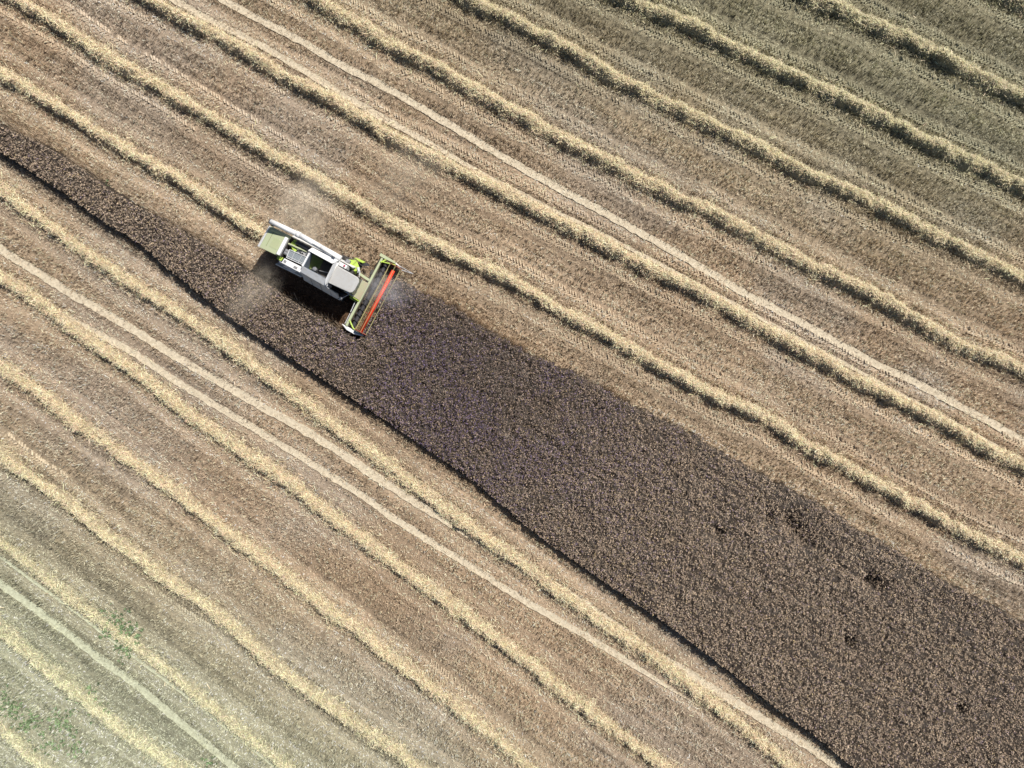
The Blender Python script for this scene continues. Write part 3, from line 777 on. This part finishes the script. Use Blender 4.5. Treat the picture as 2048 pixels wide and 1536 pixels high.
en = MB().box(-4.2, -3.1, 0.0, 0.6, 2.55, 2.95).tube((-3.9, 0.35, 3.0), (-3.3, 0.33, 3.0), 0.09).tube((-3.45, 0.15, 2.95), (-3.45, 0.15, 3.2), 0.12).box(-3.4, -3.15, 0.35, 0.55, 2.95, 3.15).tube((-3.7, 0.55, 3.0), (-3.7, 0.2, 3.12), 0.05)
en.build('engine', M['grey'], bevel=0.02)
MB().tube((-4.45, 0.65, 2.6), (-4.45, 0.65, 3.2), 0.06).build('exhaust_pipe', M['steel'])
MB().tube((-3.25, 0.62, 2.6), (-3.25, 0.62, 3.3), 0.06).poly([(-4.1, 0.2, 3.0), (-3.6, 0.3, 3.14), (-3.1, 0.18, 3.1)], 0.025).build('pipework', M['steel'])
sr = MB().prism([(-4.50, -0.60), (-3.02, -0.50), (-3.02, 0.16), (-4.58, 0.04)], 3.18, 3.22)
scr = sr.build('radiator_screen', M['mesh'])
fr = MB()
cs = [(-4.50, -0.60, 3.25), (-3.02, -0.50, 3.25), (-3.02, 0.16, 3.25), (-4.58, 0.04, 3.25)]
for k in range(4): fr.tube(cs[k], cs[(k + 1) % 4], 0.03, 8)
fr.tube((-4.52, -0.48, 3.28), (-3.05, -0.40, 3.28), 0.02, 8).tube((-4.1, -0.57, 3.26), (-4.15, 0.07, 3.26), 0.012, 6).tube((-3.55, -0.54, 3.26), (-3.55, 0.12, 3.26), 0.012, 6)
fr.build('screen_frame', M['greywhite'], parent=scr)
MB().prism([(-4.65, -1.10), (-3.05, -1.12), (-3.12, -0.68), (-4.62, -0.72)], 3.1, 3.26).build('service_deck', M['white'], bevel=0.03)
gr = MB()
for q in (-4.6, -3.9, -3.2): gr.tube((q, -1.10, 3.26), (q, -1.10, 3.75), 0.02, 6)
gr.tube((-4.6, -1.10, 3.75), (-3.2, -1.10, 3.75), 0.022, 6).tube((-4.6, -1.10, 3.5), (-3.2, -1.10, 3.5), 0.018, 6)
gr.build('handrail', M['greywhite'])
for q in (-2.2, -1.4, -0.6): MB().tube((q, -1.17, 3.1), (q, -1.54, 1.8), 0.014, 5).build('panel_seam', M['black'])
MB().tube((-6.3, -0.55, 3.17), (-6.3, 0.65, 3.17), 0.012, 4).build('hood_seam', M['darkgreen'])
MB().box(-4.55, -4.35, -1.0, -0.8, 3.262, 3.29).build('deck_hatch', M['grey'], bevel=0.01)
MB().box(-3.7, -3.4, -1.03, -0.85, 3.262, 3.28).build('deck_hatch', M['grey'], bevel=0.01)
MB().tube((-3.95, 0.02, 3.02), (-3.95, 0.20, 3.02), 0.16, 18).build('pulley', M['steel'])
MB().tube((-4.55, 0.3, 2.95), (-4.55, 0.42, 2.95), 0.2, 18).build('pulley', M['steel'])
bl = MB().tube((-3.3, 0.2, 3.15), (-3.3, 0.5, 3.2), 0.06, 12)
bl.build('pulley', M['steel'])
# --- unloading tube
ua = MB()
ua.tube((-6.6, 1.22, 3.80), (-4.35, 1.32, 3.82), 0.19, 24).tube((-4.45, 1.32, 3.82), (-4.15, 1.33, 3.82), 0.23, 24).tube((-4.15, 1.33, 3.82), (-2.4, 1.28, 3.72), 0.21, 24).tube((-2.4, 1.28, 3.72), (-0.75, 1.20, 3.5), 0.21, 24, 0.26)
aug = ua.build('unloading_tube', M['white'], smooth_shade=True)
MB().tube((-6.66, 1.22, 3.80), (-6.6, 1.22, 3.80), 0.20, 20).tube((-6.55, 1.18, 3.75), (-6.45, 1.08, 3.45), 0.15, 14).build('spout', M['black'], parent=aug)
MB().tube((-3.0, 1.22, 3.98), (-1.3, 1.12, 3.86), 0.018, 6).box(-1.35, -1.1, 1.05, 1.12, 3.8, 3.9).build('hydraulic_line', M['black'], parent=aug)
# --- grain tank
gt = MB()
u0, u1, v0, v1 = -2.95, -0.95, -0.62, 0.66
gt.box(u0, u1, v0, v1, 2.36, 2.42)
tank = gt.build('grain_tank', M['dark'])
wl_ = MB()
wl_.box(u0, u0 + 0.05, v0, v1, 2.43, 3.62).box(u1 - 0.05, u1, v0, v1, 2.43, 3.62).box(u0 + 0.06, u1 - 0.06, v0, v0 + 0.05, 2.43, 3.62).box(u0 + 0.06, u1 - 0.06, v1 - 0.05, v1, 2.43, 3.62)
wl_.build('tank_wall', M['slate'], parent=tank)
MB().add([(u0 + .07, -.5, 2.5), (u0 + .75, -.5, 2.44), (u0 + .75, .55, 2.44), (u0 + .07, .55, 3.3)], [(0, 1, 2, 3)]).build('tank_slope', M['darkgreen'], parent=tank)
MB().tube((-2.3, -0.35, 2.55), (-2.3, -0.35, 3.05), 0.15, 18).tube((-2.3, -0.35, 3.05), (-2.3, -0.35, 3.1), 0.10, 18).tube((-2.05, -0.3, 2.7), (-1.3, -0.1, 2.75), 0.03, 8).tube((-2.6, -0.42, 2.6), (-2.3, -0.35, 2.9), 0.08, 10).build('loading_auger', M['steel'], parent=tank)
# left: wide white deck/flap, right: sloping grey flap, rear lip, front flap standing steeper
MB().prism([(-3.15, 0.62, 3.76), (-1.10, 0.60, 3.76), (-0.78, 1.02, 3.70), (-2.98, 0.98, 3.70)], 3.70, 3.76).build('flap', M['white'], parent=tank, bevel=0.012)
MB().prism([(-3.02, -1.06, 3.45), (-0.86, -1.14, 3.45), (-0.98, -0.64, 3.72), (-2.98, -0.60, 3.72)], 3.40, 3.45).build('flap', M['greywhite'], parent=tank, bevel=0.012)
MB().prism([(-3.08, -0.62), (-2.94, -0.62), (-2.94, 0.62), (-3.08, 0.62)], 3.5, 3.62).build('flap', M['white'], parent=tank, bevel=0.012)
MB().prism([(-1.02, -0.66, 3.66), (-0.80, -1.10, 3.80), (-0.64, -0.9, 4.0), (-0.70, 0.72, 4.0), (-0.84, 0.98, 3.92), (-1.06, 0.60, 3.66)], 3.60, 3.66).build('flap', M['white'], parent=tank, bevel=0.012)
# --- walkway between tank and cab, cab
MB().box(-0.93, -0.72, -1.1, 1.05, 2.36, 3.52).build('cab_bulkhead', M['white'], bevel=0.02)
MB().box(-0.71, -0.12, 0.72, 1.02, 2.4, 3.40).build('cab_pillar', M['white'], bevel=0.04)
MB().tube((-0.30, 0.90, 3.41), (-0.30, 0.90, 3.50), 0.07, 16).build('warning_light', M['lamp'])
cab = MB().box(-0.70, 0.95, -0.82, 0.66, 1.75, 2.1).build('cab', M['greywhite'], bevel=0.03)
cg = MB().prism([(-0.66, -0.80, 3.5), (1.00, -0.70, 3.5), (1.08, 0.0, 3.5), (1.00, 0.60, 3.5), (-0.66, 0.64, 3.5)], 2.11, 3.5)
cg.build('window', M['glass'], parent=cab, bevel=0.03)
for (a, q) in ((0.95, -0.72), (0.95, 0.62), (-0.62, -0.84), (-0.62, 0.67)):
    MB().tube((a, q, 2.1), (a, q, 3.52), 0.035, 8).build('cab_post', M['black'], parent=cab)
rp = [(-0.72, -0.80), (1.05, -0.70), (1.22, -0.60), (1.30, -0.35), (1.30, 0.30), (1.20, 0.50), (1.05, 0.60), (-0.72, 0.66)]
rf = MB().prism(rp, 3.53, 3.74).build('cab_roof', M['roof'], parent=cab, bevel=0.05)
rb = MB()
for k in range(11):
    q = -0.62 + k * 0.11
    rb.box(-0.60, 1.0, q, q + 0.03, 3.735, 3.752)
rb.build('roof_rib', M['roof'], parent=cab)
# mirrors and the front corner fittings
for sgn, (mu, mv) in ((-1, (0.35, -1.38)), (1, (0.62, 1.05))):
    mm = MB().poly([(0.95, -0.7 if sgn < 0 else 0.6, 2.9), (mu + 0.15, mv, 2.95), (mu, mv, 2.7)], 0.022, 8).build('mirror_arm', M['greywhite'], parent=cab)
    MB().box(mu - 0.05, mu + 0.07, mv - 0.12, mv + 0.10, 2.3, 2.72).build('mirror', M['greywhite'], parent=mm, bevel=0.03)
MB().tube((0.35, 1.3, 2.35), (0.72, 0.88, 2.35), 0.13, 14, 0.05).build('air_intake', M['greywhite'], bevel=0.0)
# --- left platform, ladder, fender
pf = MB().prism([(-0.75, 1.10), (0.30, 0.80), (0.40, 1.35), (0.28, 1.42), (-0.10, 1.75), (-0.70, 1.55)], 1.85, 1.95).build('platform', M['green'], bevel=0.02)
MB().prism([(-0.55, 1.75), (0.40, 1.80), (0.55, 1.98), (-0.20, 1.95)], 1.7, 1.9).build('fender', M['green'], bevel=0.03)
rl = MB().poly([(-0.7, 1.55, 1.95), (-0.7, 1.55, 2.8), (-0.05, 1.78, 2.8), (-0.05, 1.78, 1.95)], 0.022, 8)
rl.build('handrail', M['black'])
ld = MB().tube((0.1, 1.7, 1.9), (0.3, 2.0, 0.6), 0.025, 8).tube((0.42, 1.45, 1.9), (0.6, 1.75, 0.6), 0.025, 8)
for k in range(4):
    f = k / 4 + 0.12
    ld.box(0.1 + 0.2 * f, 0.45 + 0.18 * f, 1.58 + 0.3 * f, 1.76 + 0.3 * f, 1.85 - 1.25 * f - 0.03, 1.85 - 1.25 * f)
ld.build('ladder', M['black'])
MB().box(-0.78, -0.42, 1.22, 1.52, 1.96, 2.3).build('tool_box', M['grey'], bevel=0.03)
MB().box(0.02, 0.28, -1.30, -0.95, 1.6, 2.1).poly([(0.1, -0.95, 2.2), (0.28, -1.3, 2.25), (0.0, -1.55, 2.0)], 0.03, 8).build('right_step', M['black'], bevel=0.03)
# --- wheels
def wheel(u, v, r, w, n):
    hub = bpy.data.objects.new('wheel', None)
    me_t = MB()
    me_t.tube((u, v - w / 2, r), (u, v + w / 2, r), r * 0.93, 36)
    for k in range(n):
        a = 2 * math.pi * k / n
        for sg in (-1, 1):
            p0 = Vector((u + math.cos(a) * r * 0.95, v + sg * w * 0.03, r + math.sin(a) * r * 0.95))
            a2 = a + 0.16
            p1 = Vector((u + math.cos(a2) * r * 0.95, v + sg * w * 0.5, r + math.sin(a2) * r * 0.95))
            me_t.tube(p0, p1, r * 0.045, 4)
    t_ = me_t.build('wheel', M['rubber'], bevel=0.0)
    MB().tube((u, v - w / 2 - 0.02, r), (u, v + w / 2 + 0.02, r), r * 0.52, 24).build('rim', M['greywhite'], parent=t_)
    return t_
wheel(-0.70, 1.38, 0.90, 0.62, 20); wheel(-0.70, -1.28, 0.90, 0.56, 20)
wheel(-5.0, 1.05, 0.62, 0.42, 18); wheel(-5.0, -1.10, 0.62, 0.42, 18)
# --- feeder house
fh = MB().prism([(0.55, -0.80, 2.0), (1.36, -0.86, 1.25), (1.36, 0.66, 1.25), (0.55, 0.62, 2.0)], 1.3, 2.0)
fh.prism([(-0.1, -0.78, 2.3), (0.56, -0.80, 2.0), (0.56, 0.62, 2.0), (-0.1, 0.60, 2.3)], 1.6, 2.3)
fh.build('feeder_house', M['dustgreen'], bevel=0.02)
MB().prism([(0.35, 0.88), (1.30, 0.78), (1.30, 0.98), (0.35, 1.08)], 1.15, 1.35).build('lift_arm', M['palegreen'], bevel=0.02)
MB().tube((0.62, -0.86, 1.8), (1.35, -0.94, 1.2), 0.04, 8).tube((0.5, -1.0, 1.0), (1.3, -1.05, 0.7), 0.06, 8).build('lift_cylinder', M['green'])
# --- header
hdr = MB().box(1.27, 1.44, -3.10, 2.90, 0.95, 1.22)
hdr.build('_tmp', M['palegreen'])
header = bpy.data.objects['_tmp']; header.name = 'header'; header.data.name = 'header'
md = header.modifiers.new('bevel', 'BEVEL'); md.width = 0.02; md.segments = 2
MB().add([(1.40, -3.08, 0.95), (1.40, 2.88, 0.95), (1.40, 2.88, 0.32), (1.40, -3.08, 0.32)], [(0, 1, 2, 3)]).add([(1.40, -3.08, 0.32), (1.40, 2.88, 0.32), (2.55, 2.88, 0.22), (2.55, -3.08, 0.22)], [(0, 1, 2, 3)]).add([(1.38, -3.08, 0.95), (1.38, 2.88, 0.95), (1.38, 2.88, 0.28), (1.38, -3.08, 0.28)], [(3, 2, 1, 0)]).build('header_floor', M['chaff'], parent=header)
ha = MB().tube((1.72, -3.0, 0.66), (1.72, 2.80, 0.66), 0.17, 20)
nseg = 24
for hand, (va, vb) in ((1, (-3.0, -0.35)), (-1, (2.8, 0.35))):
    turns = 5.5; steps = int(turns * nseg)
    pts = []
    for k in range(steps + 1):
        f = k / steps; a = f * turns * 2 * math.pi * hand
        v_ = va + (vb - va) * f
        pts.append(((1.72 + math.cos(a) * 0.17, v_, 0.66 + math.sin(a) * 0.17), (1.72 + math.cos(a) * 0.28, v_, 0.66 + math.sin(a) * 0.28)))
    vv = [p for q in pts for p in q]
    ha.add(vv, [(2 * k, 2 * k + 1, 2 * k + 3, 2 * k + 2) for k in range(steps)])
ha.build('feed_auger', M['black'], parent=header)
MB().tube((2.58, -2.98, 1.15), (2.58, 2.45, 1.15), 0.14, 20).build('reel_tube', M['red'], parent=header, smooth_shade=True)
nb = 6
for k in range(nb):
    a = 2 * math.pi * k / nb + 0.35
    bu, bz = 2.58 + math.cos(a) * 0.52, 1.15 + math.sin(a) * 0.52
    rbm = MB().tube((bu, -2.98, bz), (bu, 2.84, bz), 0.022, 6)
    for q in range(40):
        vq = -2.9 + q * 0.145
        rbm.tube((bu, vq, bz), (bu - 0.04, vq, bz - 0.22), 0.007, 3, cap=False)
    rbm.build('tine_bar', M['olive'], parent=header)
for vq in (-1.45, 0.0, 1.35):
    rs = MB()
    for k in range(nb):
        a = 2 * math.pi * k / nb + 0.35
        rs.tube((2.58, vq, 1.15), (2.58 + math.cos(a) * 0.52, vq, 1.15 + math.sin(a) * 0.52), 0.02, 6)
    rs.build('reel_spider', M['darkred'], parent=header)
for vq in (-3.0, 2.82):
    re = MB(); pts = []
    for k in range(nb):
        a = 2 * math.pi * k / nb + 0.35
        pts.append((2.58 + math.cos(a) * 0.56, 1.15 + math.sin(a) * 0.56))
    n = nb
    v_ = [(p[0], vq - 0.02, p[1]) for p in pts] + [(p[0], vq + 0.02, p[1]) for p in pts]
    re.add(v_, [tuple(range(n)), tuple(range(n, 2 * n))[::-1]] + [(i, (i + 1) % n, n + (i + 1) % n, n + i) for i in range(n)])
    re.build('reel_end', M['darkred'], parent=header)
# reel arms
MB().tube((1.40, 2.62, 1.25), (2.55, 2.9, 1.22), 0.05, 8).tube((1.42, 2.55, 1.25), (1.7, 2.95, 1.2), 0.06, 8).build('reel_arm', M['green'], parent=header)
MB().tube((1.40, -2.60, 1.25), (1.95, -3.02, 1.25), 0.06, 8).tube((1.95, -3.02, 1.25), (2.58, -3.06, 1.15), 0.05, 8).build('reel_arm', M['green'], parent=header)
# end dividers
MB().prism([(1.08, 2.95), (1.5, 2.93), (2.45, 2.98), (2.45, 3.12), (1.08, 3.20)], 0.35, 1.28).build('divider', M['palegreen'], parent=header, bevel=0.02, label='pale green left crop divider')
MB().prism([(2.46, 2.97, 1.15), (2.95, 2.98, 0.75), (2.46, 3.11, 1.15)], 0.6, 1.15).build('divider_tip', M['white'], parent=header, bevel=0.01)
tf = MB()
tp = [(2.75, 3.02, 0.85), (3.95, 3.00, 0.55), (2.95, 2.80, 0.75)]
for k in range(3): tf.tube(tp[k], tp[(k + 1) % 3], 0.028, 6)
for f in (0.2, 0.4, 0.6, 0.8):
    a = Vector(tp[0]).lerp(Vector(tp[1]), f); b2 = Vector(tp[2]).lerp(Vector(tp[1]), f)
    tf.tube(a, b2, 0.014, 6)
tf.build('crop_lifter', M['grey'], parent=header)
MB().prism([(0.92, -3.12), (1.5, -3.38), (2.15, -3.40), (2.85, -3.22), (2.85, -3.14), (1.4, -3.12)], 0.35, 1.15).build('divider', M['white'], parent=header, bevel=0.04, label='white right crop divider')
MB().prism([(2.1, -3.28, 1.16), (2.82, -3.22, 1.16), (2.82, -3.14, 1.16), (2.1, -3.13, 1.16)], 1.156, 1.163).build('divider_cap', M['bluegrey'], parent=header)
# hydraulic rods behind the back beam, knife bar, gearbox
MB().tube((1.18, 2.75, 1.05), (1.15, 1.9, 1.0), 0.03, 8).box(1.02, 1.24, 1.35, 1.75, 0.85, 1.15).tube((1.1, 1.35, 1.0), (1.18, 0.75, 1.0), 0.045, 8).build('drive_shaft', M['dark'], parent=header)
MB().tube((1.05, -1.1, 1.05), (1.1, -2.0, 1.0), 0.03, 8).tube((1.12, -2.1, 1.05), (1.15, -3.0, 1.05), 0.03, 8).tube((1.2, -1.2, 0.9), (1.2, -2.9, 0.9), 0.03, 8).build('tie_rod', M['greywhite'], parent=header)
kb = MB().box(2.53, 2.60, -3.08, 2.88, 0.20, 0.24)
for q in range(78):
    vq = -3.04 + q * 0.076
    kb.add([(2.60, vq - 0.02, 0.21), (2.60, vq + 0.02, 0.21), (2.72, vq, 0.22)], [(0, 1, 2)])
kb.build('knife_bar', M['steel'], parent=header)

# ------------------------------------------------------------------ loose straw on the header floor belongs to the header
n = 2600
fu = rng.uniform(1.9, 2.6, n); fv = rng.uniform(-3.0, 2.8, n)
V, F, C = strands(fu, fv, rng.uniform(0.3, 0.6, n), rng.uniform(0.12, 0.35, n), rng.uniform(0.015, 0.03, n), rng.uniform(0, 6.3, n), rng.normal(0, .3, n),
                  np.array([0.30, 0.22, 0.12]) * rng.uniform(0.4, 1.5, n)[:, None])
o = mesh_np('cut_crop', V, F, straw_m, parent=header, cols=C)
o['kind'] = 'stuff'

# ------------------------------------------------------------------ dust hanging in the air
def dust(loc, size, rot, dens, col, label, seed):
    import bmesh
    bm = bmesh.new(); bmesh.ops.create_icosphere(bm, subdivisions=3, radius=1.0)
    me = bpy.data.meshes.new('dust_cloud'); bm.to_mesh(me); bm.free()
    m = bpy.data.materials.new('dust'); m.use_nodes = True
    nt = m.node_tree; nt.nodes.clear(); N = nt.nodes; Lk = nt.links
    out = N.new('ShaderNodeOutputMaterial'); pv = N.new('ShaderNodeVolumePrincipled')
    pv.inputs['Color'].default_value = (*col, 1); pv.inputs['Anisotropy'].default_value = -0.25
    tc = N.new('ShaderNodeTexCoord')
    ln = N.new('ShaderNodeVectorMath'); ln.operation = 'LENGTH'; Lk.new(tc.outputs['Object'], ln.inputs[0])
    nz = N.new('ShaderNodeTexNoise'); nz.noise_dimensions = '4D'; nz.inputs['W'].default_value = seed; nz.inputs['Scale'].default_value = 2.6; nz.inputs['Detail'].default_value = 6; nz.inputs['Roughness'].default_value = 0.72; nz.inputs['Distortion'].default_value = 0.6
    Lk.new(tc.outputs['Object'], nz.inputs['Vector'])
    r1 = N.new('ShaderNodeMapRange'); r1.inputs[1].default_value = 1.0; r1.inputs[2].default_value = 0.0; r1.inputs[3].default_value = 0.0; r1.inputs[4].default_value = 1.0
    r1.interpolation_type = 'SMOOTHSTEP'
    Lk.new(ln.outputs['Value'], r1.inputs[0])
    r2 = N.new('ShaderNodeMapRange'); r2.inputs[1].default_value = 0.42; r2.inputs[2].default_value = 0.78; Lk.new(nz.outputs[0], r2.inputs[0])
    mu = N.new('ShaderNodeMath'); mu.operation = 'MULTIPLY'; Lk.new(r1.outputs[0], mu.inputs[0]); Lk.new(r2.outputs[0], mu.inputs[1])
    m2 = N.new('ShaderNodeMath'); m2.operation = 'MULTIPLY'; m2.inputs[1].default_value = dens; Lk.new(mu.outputs[0], m2.inputs[0])
    Lk.new(m2.outputs[0], pv.inputs['Density']); Lk.new(pv.outputs[0], out.inputs['Volume'])
    me.materials.append(m)
    o = bpy.data.objects.new('dust_cloud', me); sc.collection.objects.link(o)
    o.location = loc; o.scale = size; o.rotation_euler = (0, 0, rot)
    tag(o, label, 'dust', kind='stuff')
    return o
dc = (0.97, 0.85, 0.68)
x_, y_ = G(608, 425, 2.2); dust((x_, y_, 2.2), (4.6, 3.2, 1.9), R(55), 0.85, dc, 'beige dust puff drifting above the unloading tube', 1)
x_, y_ = G(512, 578, 1.6); dust((x_, y_, 1.6), (3.8, 1.9, 1.4), R(44), 0.95, dc, 'pale dust puff behind the right rear wheel over the dark crop', 2)
x_, y_ = G(772, 582, 1.4); dust((x_, y_, 1.6), (3.2, 1.8, 1.2), R(-12), 1.0, (0.85, 0.85, 0.88), 'thin whitish dust in front of the red reel', 3)
x_, y_ = G(815, 348, 1.5); dust((x_, y_, 1.7), (5.2, 3.2, 1.7), R(40), 0.45, dc, 'faint wide dust haze over the windrow above the combine', 4)
